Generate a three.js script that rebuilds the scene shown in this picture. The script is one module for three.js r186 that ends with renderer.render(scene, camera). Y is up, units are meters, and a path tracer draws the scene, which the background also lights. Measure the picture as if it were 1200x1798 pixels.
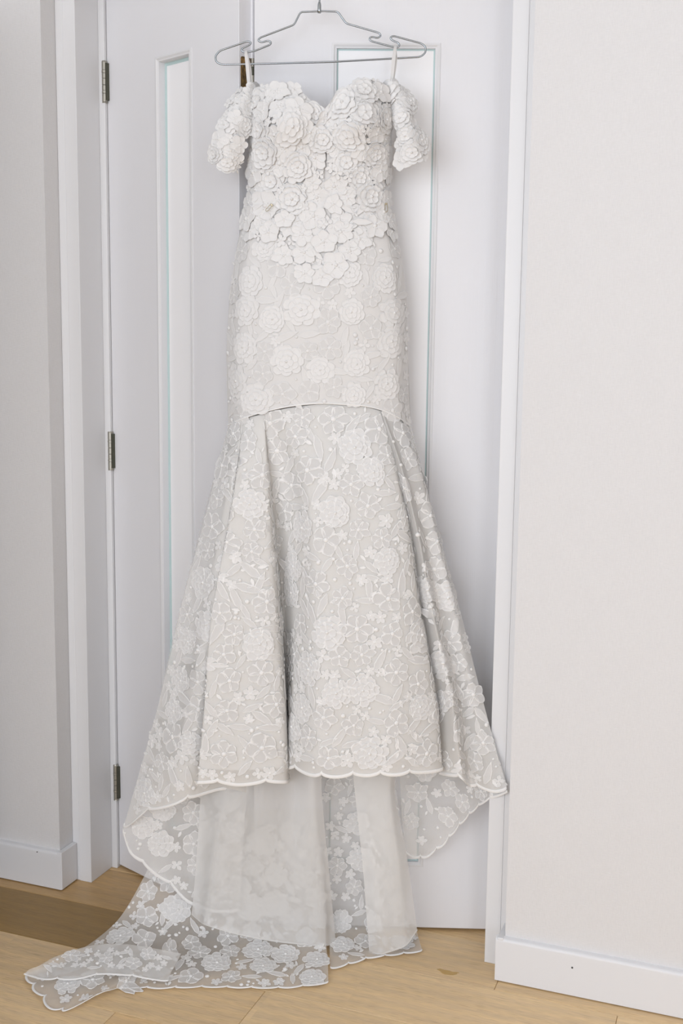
import * as THREE from 'three';
import { RectAreaLightUniformsLib } from 'three/addons/lights/RectAreaLightUniformsLib.js';
import { mergeGeometries } from 'three/addons/utils/BufferGeometryUtils.js';
import { RoundedBoxGeometry } from 'three/addons/geometries/RoundedBoxGeometry.js';
import { ImprovedNoise } from 'three/addons/math/ImprovedNoise.js';

// ------------------------------------------------------------------ camera, light, exposure
const scene = new THREE.Scene();
const camera = new THREE.PerspectiveCamera(49.28, 1200 / 1798, 0.05, 60);
camera.position.set(0, 1.42, 2.42);                      // eye height, in front of and to the right of the folding door
camera.rotation.set(-0.13238, 0.35954, 0.01122, 'YXZ');
scene.add(camera);
scene.background = new THREE.Color(0.80, 0.88, 1.0);     // overcast sky, seen only through the window opening
scene.backgroundIntensity = 1.2;
RectAreaLightUniformsLib.init();
const WINDOW = { x0: -3.8, x1: 0.2, y0: 0.55, y1: 2.9, z: 4.3 };
const daylight = new THREE.RectAreaLight(new THREE.Color(0.93, 0.97, 1.04), 3.15, WINDOW.x1 - WINDOW.x0, WINDOW.y1 - WINDOW.y0);
daylight.position.set((WINDOW.x0 + WINDOW.x1) / 2, (WINDOW.y0 + WINDOW.y1) / 2, WINDOW.z - 0.02);
daylight.lookAt((WINDOW.x0 + WINDOW.x1) / 2, (WINDOW.y0 + WINDOW.y1) / 2, 0);
scene.add(daylight);
const FILL_WINDOW_2 = { x0: 1.15, x1: 2.2, y0: 0.55, y1: 2.9, z: 4.3 };       // narrower unseen window added on the right for extra fill light
const daylight2 = new THREE.RectAreaLight(new THREE.Color(0.93, 0.97, 1.04), 2.85, FILL_WINDOW_2.x1 - FILL_WINDOW_2.x0, FILL_WINDOW_2.y1 - FILL_WINDOW_2.y0);
daylight2.position.set((FILL_WINDOW_2.x0 + FILL_WINDOW_2.x1) / 2, (FILL_WINDOW_2.y0 + FILL_WINDOW_2.y1) / 2, FILL_WINDOW_2.z - 0.02);
daylight2.lookAt((FILL_WINDOW_2.x0 + FILL_WINDOW_2.x1) / 2, (FILL_WINDOW_2.y0 + FILL_WINDOW_2.y1) / 2, 0);
scene.add(daylight2);
const EXPOSURE = 1.0;

// ------------------------------------------------------------------ helpers
let seedState = 20250;
const rnd = () => { seedState = (seedState * 1664525 + 1013904223) >>> 0; return seedState / 4294967296; };
const rr = (a, b) => a + (b - a) * rnd();
const noise = new ImprovedNoise();
const taken = new Map();
function numbered(name) {
  const n = taken.get(name) ?? 0; taken.set(name, n + 1);
  return n ? name + '_' + String(n).padStart(3, '0') : name;
}
function obj(name, geo, mat, parent = scene) {
  const list = Array.isArray(geo) ? geo : [geo];
  const g = list.length > 1 ? mergeGeometries(list.map((q) => (q.index ? q.toNonIndexed() : q))) : list[0];
  const m = new THREE.Mesh(g, mat);
  m.name = numbered(name); m.castShadow = true; m.receiveShadow = true;
  parent.add(m); return m;
}
function structure(o, label) { o.userData.kind = 'structure'; if (label) o.userData.label = label; return o; }
function tag(o, label, category, group) { o.userData.label = label; o.userData.category = category; if (group) o.userData.group = group; return o; }
function box(x0, x1, y0, y1, z0, z1) {
  const g = new THREE.BoxGeometry(x1 - x0, y1 - y0, z1 - z0);
  g.translate((x0 + x1) / 2, (y0 + y1) / 2, (z0 + z1) / 2);
  const p = g.attributes.position, n = g.attributes.normal, uv = g.attributes.uv;      // uv in metres
  for (let i = 0; i < p.count; i++) {
    const ax = Math.abs(n.getX(i)), ay = Math.abs(n.getY(i));
    if (ax > 0.5) uv.setXY(i, p.getZ(i), p.getY(i)); else if (ay > 0.5) uv.setXY(i, p.getX(i), p.getZ(i)); else uv.setXY(i, p.getX(i), p.getY(i));
  }
  return g;
}
function rbox(x0, x1, y0, y1, z0, z1, r = 0.002) {
  const g = new RoundedBoxGeometry(x1 - x0, y1 - y0, z1 - z0, 2, r);
  return g.translate((x0 + x1) / 2, (y0 + y1) / 2, (z0 + z1) / 2);
}
function texture(w, h, fn, srgb, rx = 1, ry = 1) {
  const d = new Uint8Array(w * h * 4);
  for (let y = 0; y < h; y++) for (let x = 0; x < w; x++) {
    const c = fn(x / w, y / h, x, y), i = (y * w + x) * 4;
    d[i] = c[0]; d[i + 1] = c[1]; d[i + 2] = c[2]; d[i + 3] = 255;
  }
  const t = new THREE.DataTexture(d, w, h); t.wrapS = t.wrapT = THREE.RepeatWrapping;
  t.magFilter = THREE.LinearFilter; t.minFilter = THREE.LinearMipmapLinearFilter; t.generateMipmaps = true;
  if (srgb) t.colorSpace = THREE.SRGBColorSpace;
  t.repeat.set(rx, ry); t.needsUpdate = true; return t;
}
const clamp8 = (v) => Math.max(0, Math.min(255, v));
const lin = (r, g, b) => new THREE.Color().setRGB(r, g, b);

// ------------------------------------------------------------------ materials
// linen-look wallpaper: short crossing threads
const threads = (u, v, x, y) => {
  const a = noise.noise(u * 26, v * 420, 3.1), b = noise.noise(u * 420, v * 26, 7.7), c = noise.noise(u * 6, v * 6, 1.3);
  return 0.5 + 0.34 * (a + b) + 0.05 * c;
};
const wallBump = texture(512, 512, (u, v) => { const k = clamp8(255 * threads(u, v)); return [k, k, k]; }, false, 3, 3);
const wallTint = texture(512, 512, (u, v) => { const k = 226 + 10 * (threads(u, v) - 0.5); return [clamp8(k + 0.5), clamp8(k - 1.2), clamp8(k - 1.5)]; }, true, 3, 3);
const M = {
  wallpaper: new THREE.MeshStandardMaterial({ name: 'wallpaper', map: wallTint, bumpMap: wallBump, bumpScale: 0.0004, roughness: 0.92 }),
  paint: new THREE.MeshStandardMaterial({ name: 'trim_paint', color: lin(0.80, 0.795, 0.80), roughness: 0.42 }),
  baseboard: new THREE.MeshStandardMaterial({ name: 'baseboard_paint', color: lin(0.80, 0.80, 0.815), roughness: 0.4 }),
  door: new THREE.MeshStandardMaterial({ name: 'door_paint', color: lin(0.83, 0.822, 0.838), roughness: 0.5,
    bumpMap: texture(512, 128, (u, v) => { const k = clamp8(128 + 90 * noise.noise(u * 220, v * 3, 2.2) + 40 * noise.noise(u * 60, v * 2, 5)); return [k, k, k]; }, false, 2, 0.6), bumpScale: 0.0002 }),
  ceiling: new THREE.MeshStandardMaterial({ name: 'ceiling_paint', color: lin(0.84, 0.84, 0.83), roughness: 0.95 }),
  pane: new THREE.MeshPhysicalMaterial({ name: 'white_glass', color: lin(0.975, 0.965, 0.97), roughness: 0.4, clearcoat: 0.15, clearcoatRoughness: 0.2 }),
  greenGlass: new THREE.MeshPhysicalMaterial({ name: 'glass_rim', color: lin(0.56, 0.70, 0.69), roughness: 0.15 }),
  agedNickel: new THREE.MeshStandardMaterial({ name: 'aged_nickel', color: lin(0.40, 0.38, 0.33), metalness: 0.85, roughness: 0.42 }),
  darkNickel: new THREE.MeshStandardMaterial({ name: 'dark_nickel', color: lin(0.10, 0.10, 0.075), metalness: 0.6, roughness: 0.5 }),
  chrome: new THREE.MeshStandardMaterial({ name: 'chrome', color: lin(0.40, 0.43, 0.45), metalness: 1, roughness: 0.22 }),
  hole: new THREE.MeshStandardMaterial({ name: 'nail_hole', color: lin(0.08, 0.075, 0.07), roughness: 0.9 }),
  gapDark: new THREE.MeshStandardMaterial({ name: 'subfloor', color: lin(0.12, 0.09, 0.06), roughness: 1 }),
  pin: new THREE.MeshStandardMaterial({ name: 'pin_steel', color: lin(0.42, 0.36, 0.25), metalness: 0.8, roughness: 0.35 }),
};
const brassMap = texture(128, 256, (u, v) => {
  const n = noise.noise(u * 5, v * 9, 4.4) + 0.5 * noise.noise(u * 14, v * 20, 8.1);
  const k = THREE.MathUtils.clamp(0.55 + 0.75 * n, 0, 1);
  return [clamp8(74 + 88 * k), clamp8(60 + 66 * k), clamp8(34 + 38 * k)];
}, true);
M.tarnishedBrass = new THREE.MeshStandardMaterial({ name: 'tarnished_brass', map: brassMap, roughness: 0.55, metalness: 0.35 });
// pale oiled oak, grain along u (1 repeat = 1.28 m by 0.32 m)
function oak(seed, tone) {
  const [tr, tg, tb] = tone;
  return texture(1024, 256, (u, v) => {
    const warp = 0.5 * noise.noise(u * 2, v * 2.2, seed) + 0.2 * noise.noise(u * 9, v * 5, seed + 3);
    const ring = Math.sin((v * 9 + warp * 1.1) * 6.283);
    const fine = noise.noise(u * 22, v * 150, seed + 5), fibre = noise.noise(u * 60, v * 380, seed + 9), wide = noise.noise(u * 2.5, v * 5, seed + 11);
    const pore = Math.max(0, noise.noise(u * 34, v * 230, seed + 17) - 0.32);
    const k = 1 + 0.016 * ring + 0.055 * fine + 0.05 * fibre + 0.05 * wide - 0.4 * pore;
    return [clamp8(tr * (k + 0.08 * pore)), clamp8(tg * k), clamp8(tb * (k - 0.1 * pore - 0.012 * ring))];
  }, true, 1 / 1.28, 1 / 0.32);
}
const oakTones = [[226, 195, 150], [220, 186, 138], [230, 200, 156], [198, 162, 112], [156, 124, 72]];  // darkest tone: shade of the left rear row painted into the brown
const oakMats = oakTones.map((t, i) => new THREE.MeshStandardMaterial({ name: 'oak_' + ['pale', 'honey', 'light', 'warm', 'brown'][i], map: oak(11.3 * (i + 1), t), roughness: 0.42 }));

// cloth
M.satin = new THREE.MeshPhysicalMaterial({ name: 'ivory_satin', color: lin(0.765, 0.748, 0.73), roughness: 0.7, sheen: 0.3, side: THREE.DoubleSide });
M.tulle = new THREE.MeshPhysicalMaterial({ name: 'sheer_tulle', color: lin(0.92, 0.90, 0.868), roughness: 0.95, specularIntensity: 0.25, transparent: true, opacity: 0.41, side: THREE.DoubleSide });
M.doubleNet = new THREE.MeshPhysicalMaterial({ name: 'double_net', color: lin(0.92, 0.90, 0.868), roughness: 0.95, specularIntensity: 0.25, transparent: true, opacity: 0.56, side: THREE.DoubleSide });
M.organza = new THREE.MeshPhysicalMaterial({ name: 'organza', color: lin(0.90, 0.885, 0.86), roughness: 0.85, transparent: true, opacity: 0.54, side: THREE.DoubleSide });
M.lace = new THREE.MeshPhysicalMaterial({ name: 'lace_thread', color: lin(0.89, 0.876, 0.86), roughness: 0.9, specularIntensity: 0.35, vertexColors: true, transparent: true, side: THREE.DoubleSide });
M.bodiceLace = new THREE.MeshPhysicalMaterial({ name: 'bodice_lace', color: lin(0.82, 0.806, 0.792), roughness: 0.9, specularIntensity: 0.35, vertexColors: true, transparent: true, side: THREE.DoubleSide });
M.cord = new THREE.MeshPhysicalMaterial({ name: 'lace_cord', color: lin(0.90, 0.886, 0.868), roughness: 0.75, side: THREE.DoubleSide });
M.underskirt = new THREE.MeshPhysicalMaterial({ name: 'underskirt_net', color: lin(0.91, 0.895, 0.872), roughness: 0.95, specularIntensity: 0.25, transparent: true, opacity: 0.94, side: THREE.DoubleSide });
M.ribbon = new THREE.MeshPhysicalMaterial({ name: 'ribbon', color: lin(0.76, 0.74, 0.72), roughness: 0.6, side: THREE.DoubleSide });

// ------------------------------------------------------------------ the room
const T = 0.24, H = 3.15, DH = 2.36;                       // wall thickness, ceiling height, door height
const OL = -1.712, OR = -0.492;                            // opening in the wall
const ROOM = { x0: -4.1, x1: 2.5, z1: 4.3 };
structure(obj('wall_left', box(ROOM.x0 - 0.12, OL, 0, H, -T, 0), M.wallpaper), 'white linen wallpaper wall left of the doors');
structure(obj('wall_right', box(OR, ROOM.x1 + 0.12, 0, H, -T, 0), M.wallpaper), 'white linen wallpaper wall right of the doors');
structure(obj('wall_top', box(OL, OR, DH + 0.06, H, -T, 0), M.wallpaper));
structure(obj('wall_side_left', box(ROOM.x0 - 0.12, ROOM.x0, 0, H, 0, ROOM.z1 + 0.12), M.wallpaper));
structure(obj('wall_side_right', box(ROOM.x1, ROOM.x1 + 0.12, 0, H, 0, ROOM.z1 + 0.12), M.wallpaper));
structure(obj('wall_back', [
  box(ROOM.x0, WINDOW.x0, 0, H, ROOM.z1, ROOM.z1 + 0.12), box(WINDOW.x1, FILL_WINDOW_2.x0, 0, H, ROOM.z1, ROOM.z1 + 0.12), box(FILL_WINDOW_2.x1, ROOM.x1, 0, H, ROOM.z1, ROOM.z1 + 0.12),
  box(FILL_WINDOW_2.x0, FILL_WINDOW_2.x1, 0, FILL_WINDOW_2.y0, ROOM.z1, ROOM.z1 + 0.12), box(FILL_WINDOW_2.x0, FILL_WINDOW_2.x1, FILL_WINDOW_2.y1, H, ROOM.z1, ROOM.z1 + 0.12),
  box(WINDOW.x0, WINDOW.x1, 0, WINDOW.y0, ROOM.z1, ROOM.z1 + 0.12), box(WINDOW.x0, WINDOW.x1, WINDOW.y1, H, ROOM.z1, ROOM.z1 + 0.12)], M.wallpaper));
structure(obj('ceiling', box(ROOM.x0 - 0.12, ROOM.x1 + 0.12, H, H + 0.12, -1.3, ROOM.z1 + 0.12), M.ceiling));
for (const [n, W] of [['window_1', WINDOW], ['fill_window_2', FILL_WINDOW_2]]) {   // back wall frames, behind the camera; the narrow one is added for fill
  const w = new THREE.Group(); w.name = n; structure(w, n === 'window_1' ? 'wide white window frame' : 'narrow white frame of the added fill window'); scene.add(w);
  const { x0, x1, y0, y1, z } = W, f = 0.05, m = (x0 + x1) / 2;
  obj('window_frame', [box(x0, x1, y0, y0 + f, z + 0.02, z + 0.1), box(x0, x1, y1 - f, y1, z + 0.02, z + 0.1), box(x0, x0 + f, y0 + f, y1 - f, z + 0.02, z + 0.1), box(x1 - f, x1, y0 + f, y1 - f, z + 0.02, z + 0.1), box(m - 0.03, m + 0.03, y0 + f, y1 - f, z + 0.02, z + 0.1)], M.paint, w);
}
// small dark hall closed off behind the doors
structure(obj('wall_hall', [box(OL - 0.3, OL - 0.2, 0, H, -1.3, -T), box(OR + 0.2, OR + 0.3, 0, H, -1.3, -T), box(OL - 0.3, OR + 0.3, 0, H, -1.4, -1.3)], M.paint));

// floor: subfloor and oak planks, 0.2 m wide, running along the wall
const floor = structure(obj('floor', box(ROOM.x0 - 0.12, ROOM.x1 + 0.12, -0.12, -0.0175, -1.4, ROOM.z1 + 0.12), M.gapDark), 'pale oak plank floor');
function plank(x0, x1, z0, z1) {
  const g = 0.0004, b = 0.0012, y0 = -0.017, y1 = 0;
  const ring = (d, y) => [[x0 + g + d, y, z1 - g - d], [x1 - g - d, y, z1 - g - d], [x1 - g - d, y, z0 + g + d], [x0 + g + d, y, z0 + g + d]];
  const rings = [ring(0, y0), ring(0, y1 - b), ring(b, y1)], pos = [], uv = [], ou = rnd() * 7, ov = rnd() * 5;
  const put = (p) => { pos.push(...p); uv.push(p[0] + ou, p[2] + ov); };
  const quad = (a, b2, c, d) => { put(a); put(b2); put(c); put(a); put(c); put(d); };
  for (let k = 0; k < 2; k++) for (let i = 0; i < 4; i++) quad(rings[k][i], rings[k][(i + 1) % 4], rings[k + 1][(i + 1) % 4], rings[k + 1][i]);
  quad(...rings[2]);
  const geo = new THREE.BufferGeometry();
  geo.setAttribute('position', new THREE.Float32BufferAttribute(pos, 3)); geo.setAttribute('uv', new THREE.Float32BufferAttribute(uv, 2));
  geo.computeVertexNormals(); return geo;
}
{
  const L = 1.9;
  const joints = { 0: -0.2257, 1: -0.988, 2: -1.2595 };           // end joints that the picture shows, by row
  const shown = { '-1:-0.6': 1 };
  for (let r = -7; r < 25; r++) {
    const z0 = 0.0515 + 0.1985 * r, z1 = z0 + 0.1985;
    if (z1 > ROOM.z1 + 0.1) break;
    const j = joints[r] ?? -1.7 + L * ((r * 0.37) % 1);
    for (let k = -2; k <= 2; k++) {
      let a = Math.max(ROOM.x0, j + k * L), b = Math.min(ROOM.x1, j + (k + 1) * L);
      if (r === -1 && b > -0.6 && a < -1.2) { const gm = plank(a, -1.2, z0, z1); obj('floor_plank', gm, oakMats[3], floor); a = -1.2; }  // left piece darker, recess shade put into its tone
      if (r === 0 && k === -1) a = -1.15; if (r === 0 && k === -2) { a = ROOM.x0; b = -1.15; }
      if (b - a < 0.02) continue;
      let tone = Math.floor(rnd() * 4);
      if (r === 0) tone = a < -2 ? 4 : 2; if (r === 1) tone = a < -1 ? 0 : 2; if (r === 2) tone = a < -1.3 ? 2 : 1; if (r === -1) tone = a < -1.25 ? 3 : 0; if (r === -2) tone = 1;  // darker tones on the left rear rows stand in for shade
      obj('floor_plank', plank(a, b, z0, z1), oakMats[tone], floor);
    }
  }
}

// unseen dark blocker added on the left, keeping window light off that wall end
{
  const w = new THREE.Group(); w.name = 'light_blocker'; w.position.set(-2.228, 0, 1.07); scene.add(w);
  tag(w, 'tall dark blocker added out of view to shade the left wall', 'light_blocker');
  const dark = new THREE.MeshStandardMaterial({ name: 'blocker_dark', color: lin(0.10, 0.075, 0.05), roughness: 0.6 });
  obj('carcass', rbox(-0.33, 0.30, 0.08, 2.3, -1.0, 1.0, 0.004), dark, w);
  obj('plinth', rbox(-0.33, 0.27, 0.0, 0.08, -0.98, 0.98, 0.003), dark, w);
  for (const z of [-0.995, 0.005]) { const d = obj('blocker_door', rbox(0.302, 0.322, 0.1, 2.28, z, z + 0.99, 0.004), dark, w); obj('door_handle', new THREE.CylinderGeometry(0.006, 0.006, 0.2, 12).translate(0.338, 1.1, z < 0 ? -0.06 : 0.06), M.agedNickel, d); }
}
// dried yellow stain on the plank right of the train: an uneven film with its own outline
{
  const s = new THREE.Shape(), n = 26;
  for (let k = 0; k <= n; k++) { const a = k * 6.2832 / n, r = 1 + 0.35 * noise.noise(Math.cos(a) * 2.1, Math.sin(a) * 2.1, 6.6); const x = 0.024 * r * Math.cos(a), y = 0.009 * r * Math.sin(a) + 0.004 * Math.cos(a * 2); k ? s.lineTo(x, y) : s.moveTo(x, y); }
  obj('floor_stain', new THREE.ShapeGeometry(s).rotateX(-Math.PI / 2).translate(-0.622, 0.0003, 0.018), new THREE.MeshStandardMaterial({ name: 'stain_film', color: lin(0.68, 0.44, 0.10), roughness: 0.5, transparent: true, opacity: 0.45 }), floor);
}
// baseboards: rounded top edge, wrapping round the left corner
function baseboard(x0, x1, name) {
  const s = new THREE.Shape(); s.moveTo(0, 0.003); s.lineTo(0.015, 0.003); s.lineTo(0.015, 0.098); s.quadraticCurveTo(0.015, 0.105, 0.009, 0.1065); s.lineTo(0, 0.108); s.closePath();
  const g = new THREE.ExtrudeGeometry(s, { depth: x1 - x0, bevelEnabled: false, curveSegments: 5 });
  return g.rotateY(-Math.PI / 2).translate(x1, 0, 0);
}
// profile (u = out of the wall, v = up) swept along x: after rotateY(-90) u -> z, depth -> -x
const bbL = structure(obj('baseboard_left', baseboard(ROOM.x0, OL + 0.0125), M.baseboard), 'white baseboard left of the doors');
const bbR = structure(obj('baseboard_right', baseboard(OR - 0.0185, ROOM.x1), M.baseboard), 'white baseboard right of the doors');
{ // return pieces into the recess
  const left = new RoundedBoxGeometry(0.0145, 0.105, 0.072, 2, 0.002).translate(OL + 0.0073 + 0.0006, 0.0555, -0.0215);
  obj('baseboard_return', left, M.baseboard, bbL);
  const right = new RoundedBoxGeometry(0.0145, 0.105, 0.072, 2, 0.002).translate(OR - 0.0073 - 0.0006, 0.0555, -0.0215);
  obj('baseboard_return', right, M.baseboard, bbR);
  const dot = (x, y, z, parent, r = 0.0017) => obj('nail_hole', new THREE.CylinderGeometry(r, r, 0.0012, 10).rotateX(Math.PI / 2).translate(x, y, z), M.hole, parent);
  dot(-1.7745, 0.0985, 0.0152, bbL); dot(-0.3335, 0.0705, 0.0152, bbR, 0.0022);
}
// door casing: outer strip, groove, inner strip and deep jamb, on both sides and over the doors
function casing(side, name, label) {
  const e = side < 0 ? OL : OR, q = -side;                  // q points into the opening
  const g = [];
  const bar = (a, b, z0, z1) => { const x0 = e + q * a, x1 = e + q * b; g.push(rbox(Math.min(x0, x1), Math.max(x0, x1), 0, DH + 0.05, z0, z1, 0.0015)); };
  bar(0.0005, 0.0215, -0.239, -0.059);
  bar(0.0235, 0.0600, -0.239, -0.057);
  bar(0.0200, 0.0245, -0.239, -0.0594);
  if (side < 0) bar(0.0600, 0.0780, -0.239, -0.160);           // door stop
  return structure(obj(name, g, M.paint), label);
}
casing(-1, 'trim_1', 'white moulded door casing on the left of the doors');
casing(1, 'trim_2', 'white moulded door casing on the right of the doors');
structure(obj('trim_3', [rbox(OL + 0.001, OR - 0.001, DH + 0.012, DH + 0.059, -0.2, -0.058, 0.002)], M.paint), 'white head casing above the doors');

// ------------------------------------------------------------------ folding door: two leaves of unequal width
function doorLeaf(name, label, x, z, angle, w, open) {
  const d = new THREE.Group(); d.name = name; structure(d, label);
  d.position.set(x, 0, z); d.rotation.y = angle; scene.add(d);
  const y0 = 0.008, t = name === 'door_1' ? 0.044 : 0.04, [a, b, c, e] = open;            // opening left, right, bottom, top
  const s = new THREE.Shape(); const e0 = name === 'door_1' ? -0.0025 : 0.001; s.moveTo(e0, y0); s.lineTo(w - 0.001, y0); s.lineTo(w - 0.001, DH - 0.006); s.lineTo(e0, DH - 0.006); s.closePath();
  const hole = new THREE.Path(); hole.moveTo(a, c); hole.lineTo(a, e); hole.lineTo(b, e); hole.lineTo(b, c); hole.closePath(); s.holes.push(hole);
  const slab = new THREE.ExtrudeGeometry(s, { depth: t - 0.002, bevelEnabled: true, bevelThickness: 0.001, bevelSize: 0.001, bevelSegments: 1, curveSegments: 1 });
  slab.translate(0, 0, -t + 0.001);
  obj('door_slab', slab, M.door, d);
  if (name === 'door_1') obj('meeting_strip', box(w, w + 0.0052, y0, DH - 0.006, -t + 0.001, -t + 0.006), M.door, d);
  // mitred glazing beads: outer lip proud of the door, chamfer, then a straight reveal down to the glass
  const deep = name === 'door_1' ? 0.02 : 0.0075;
  const prof = [[-0.011, 0.0], [-0.0105, 0.0022], [-0.006, 0.0028], [-0.001, -0.0005], [0.0, -0.0022], [0.0, -deep]];
  const corner = (o) => [[a + o, c + o], [b - o, c + o], [b - o, e - o], [a + o, e - o]];
  for (let k = 0; k < 4; k++) {
    const pos = [];
    for (let i = 0; i < prof.length - 1; i++) {
      const p = corner(prof[i][0]), q = corner(prof[i + 1][0]), z0 = prof[i][1], z1 = prof[i + 1][1];
      const A = [...p[k], z0], B = [...p[(k + 1) % 4], z0], C = [...q[(k + 1) % 4], z1], D = [...q[k], z1];
      pos.push(...A, ...B, ...C, ...A, ...C, ...D);
    }
    const g = new THREE.BufferGeometry(); g.setAttribute('position', new THREE.Float32BufferAttribute(pos, 3)); g.computeVertexNormals();
    obj('glazing_bead', g, M.paint, d);
  }
  const r = name === 'door_1' ? 0.009 : 0.0045;
  obj('glass_pane', box(a + r, b - r, c + r, e - r, -deep - 0.0055, -deep - 0.0005), M.pane, d);
  obj('glass_edge', [box(a + 0.0002, a + r, c, e, -deep - 0.0055, -deep - 0.0002), box(b - r, b - 0.0002, c, e, -deep - 0.0055, -deep - 0.0002), box(a + r, b - r, c, c + r, -deep - 0.0055, -deep - 0.0002), box(a + r, b - r, e - r, e, -deep - 0.0055, -deep - 0.0002)], M.greenGlass, d);
  return d;
}
const A1 = 0.3702, A2 = -0.3296;
const leaf1 = doorLeaf('door_1', 'narrow white left leaf of the folding door with a tall slim white glass panel', -1.630, -0.1695, -A1, 0.494, [0.2035, 0.3185, 0.178, 2.150]);
const leaf2 = doorLeaf('door_2', 'wide white right leaf of the folding door with a tall white glass panel behind the dress', -1.1394, -0.0090, -A2, 0.611, [0.1885, 0.4155, 0.180, 2.135]);
for (const y of [2.10, 1.445, 0.80]) obj('nail_hole', new THREE.CylinderGeometry(0.0018, 0.0018, 0.001, 10).rotateZ(Math.PI / 2).translate(0.2038, y, -0.011), M.hole, leaf1);
// barrel hinges on the left jamb: five knuckles with bearing rings and ball tips, each its own piece
for (const y of [2.131, 1.180, 0.252]) {
  const hinge = new THREE.Group(); hinge.name = numbered('hinge'); hinge.position.set(-0.0045, y, 0.0068); leaf1.add(hinge);
  const kn = [[-0.0495, -0.0290], [-0.0215, -0.0085], [-0.008, 0.008], [0.0085, 0.0215], [0.0290, 0.0495]];
  for (const [a, b] of kn) obj('knuckle', new THREE.CylinderGeometry(0.0075, 0.0075, b - a - 0.001, 20).translate(0, (a + b) / 2, 0), M.agedNickel, hinge);
  for (const c of [-0.0252, 0.0252]) obj('bearing_ring', new THREE.CylinderGeometry(0.0079, 0.0079, 0.0066, 20).translate(0, c, 0), M.agedNickel, hinge);
  obj('hinge_pin', new THREE.CylinderGeometry(0.0062, 0.0062, 0.1, 16), M.darkNickel, hinge);
  for (const c of [-0.0505, 0.0505]) obj('pin_cap', new THREE.CylinderGeometry(0.0068, 0.0078, 0.003, 18).translate(0, c, 0), M.agedNickel, hinge);
  obj('hinge_leaf', box(0.006, 0.0105, -0.046, 0.046, -0.012, 0.003), M.darkNickel, hinge);
}
// mortised hinge plate on the open edge of the narrow leaf, with the striped barrel beside it
for (const y of [2.068, 1.18, 0.252]) {
  const hinge = new THREE.Group(); hinge.name = numbered('hinge'); hinge.position.set(0.494, y, -0.02); leaf1.add(hinge);
  const s = new THREE.Shape(), hw = 0.0145, hh = 0.0475, r = 0.006;
  s.moveTo(-hw + r, -hh); s.lineTo(hw, -hh); s.lineTo(hw, hh); s.lineTo(-hw + r, hh); s.quadraticCurveTo(-hw, hh, -hw, hh - r); s.lineTo(-hw, -hh + r); s.quadraticCurveTo(-hw, -hh, -hw + r, -hh);
  const plate = new THREE.ExtrudeGeometry(s, { depth: 0.0018, bevelEnabled: false });
  const uv = plate.attributes.uv, p = plate.attributes.position;
  for (let i = 0; i < p.count; i++) uv.setXY(i, (p.getX(i) + hw) / (2 * hw), (p.getY(i) + hh) / (2 * hh));
  plate.rotateY(Math.PI / 2).translate(0, 0, 0);
  obj('hinge_plate', plate, M.tarnishedBrass, hinge);
  for (const dy of [-0.03, 0, 0.03]) obj('screw', new THREE.SphereGeometry(0.0036, 12, 8).scale(0.4, 1, 1).translate(0.0018, dy, 0.004 * (dy ? 1 : -1)), M.darkNickel, hinge);
  for (let k = 0; k < 5; k++) obj('knuckle', new THREE.CylinderGeometry(0.0046, 0.0046, 0.0185, 14).translate(0.0052, -0.038 + k * 0.019, -0.0185), k % 2 ? M.darkNickel : M.agedNickel, hinge);
}

// ------------------------------------------------------------------ dress frame: u along the wide leaf, y up, w out of the leaf (millimetres)
const F = { x: -0.742, z: -0.145, turn: 0.3296 };
function dressGroup(name) { const g = new THREE.Group(); g.name = name; g.position.set(F.x, 0, F.z); g.rotation.y = F.turn; scene.add(g); return g; }
const V = (a) => new THREE.Vector3(a[0] / 1000, a[1] / 1000, a[2] / 1000);
const NET = {};
NET.skirtFront = [[[-472,1272,72],[-492,1184,95],[-533,1025,100],[-577,861,100],[-637,614,90],[-735,275,80]],[[-460,1279,95],[-474,1181,120],[-506,1023,130],[-539,842,135],[-586,628,130],[-673,337,120]],[[-435,1289,114],[-444,1184,150],[-465,1028,160],[-495,844,168],[-525,642,172],[-565,389,162]],[[-425,1292,119],[-429,1182,130],[-437,1025,135],[-453,837,135],[-460,631,132],[-484,407,130]],[[-420,1294,122],[-422,1182,133],[-425,1024,136],[-425,836,136],[-422,630,133],[-420,403,128]],[[-428,1292,118],[-439,1185,160],[-463,1031,178],[-495,850,195],[-510,652,205],[-528,454,210]],[[-408,1298,127],[-410,1186,165],[-421,1032,182],[-425,852,198],[-431,654,205],[-438,450,208]],[[-385,1304,134],[-374,1186,160],[-363,1032,175],[-350,850,185],[-335,651,190],[-325,453,190]],[[-380,1305,136],[-369,1181,132],[-353,1019,112],[-338,827,102],[-329,616,97],[-326,422,97]],[[-366,1308,139],[-328,1185,140],[-311,1029,150],[-304,871,155],[-311,684,160],[-321,476,165]],[[-335,1317,144],[-287,1189,175],[-265,1038,200],[-255,865,215],[-253,685,228],[-251,485,235]],[[-245,1329,148],[-197,1190,180],[-176,1039,200],[-161,867,215],[-150,686,225],[-143,488,232]],[[-155,1324,140],[-115,1191,170],[-87,1038,185],[-58,865,195],[-49,682,205],[-38,486,210]],[[-124,1316,132],[-86,1190,155],[-51,1035,160],[-22,858,162],[16,664,162],[40,477,160]],[[-120,1315,131],[-79,1186,145],[-43,1027,135],[-14,845,130],[24,645,125],[33,459,123]],[[-114,1314,129],[-70,1191,165],[-29,1037,170],[7,861,175],[53,669,178],[84,464,180]],[[-109,1312,127],[-60,1187,145],[-13,1029,140],[26,848,135],[76,650,132],[109,429,130]],[[-77,1296,112],[-30,1188,125],[13,1032,135],[59,849,145],[104,663,155],[155,432,165]],[[-47,1275,71],[-24,1185,95],[23,1026,105],[73,857,120],[128,654,145],[192,436,175]]];
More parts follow.
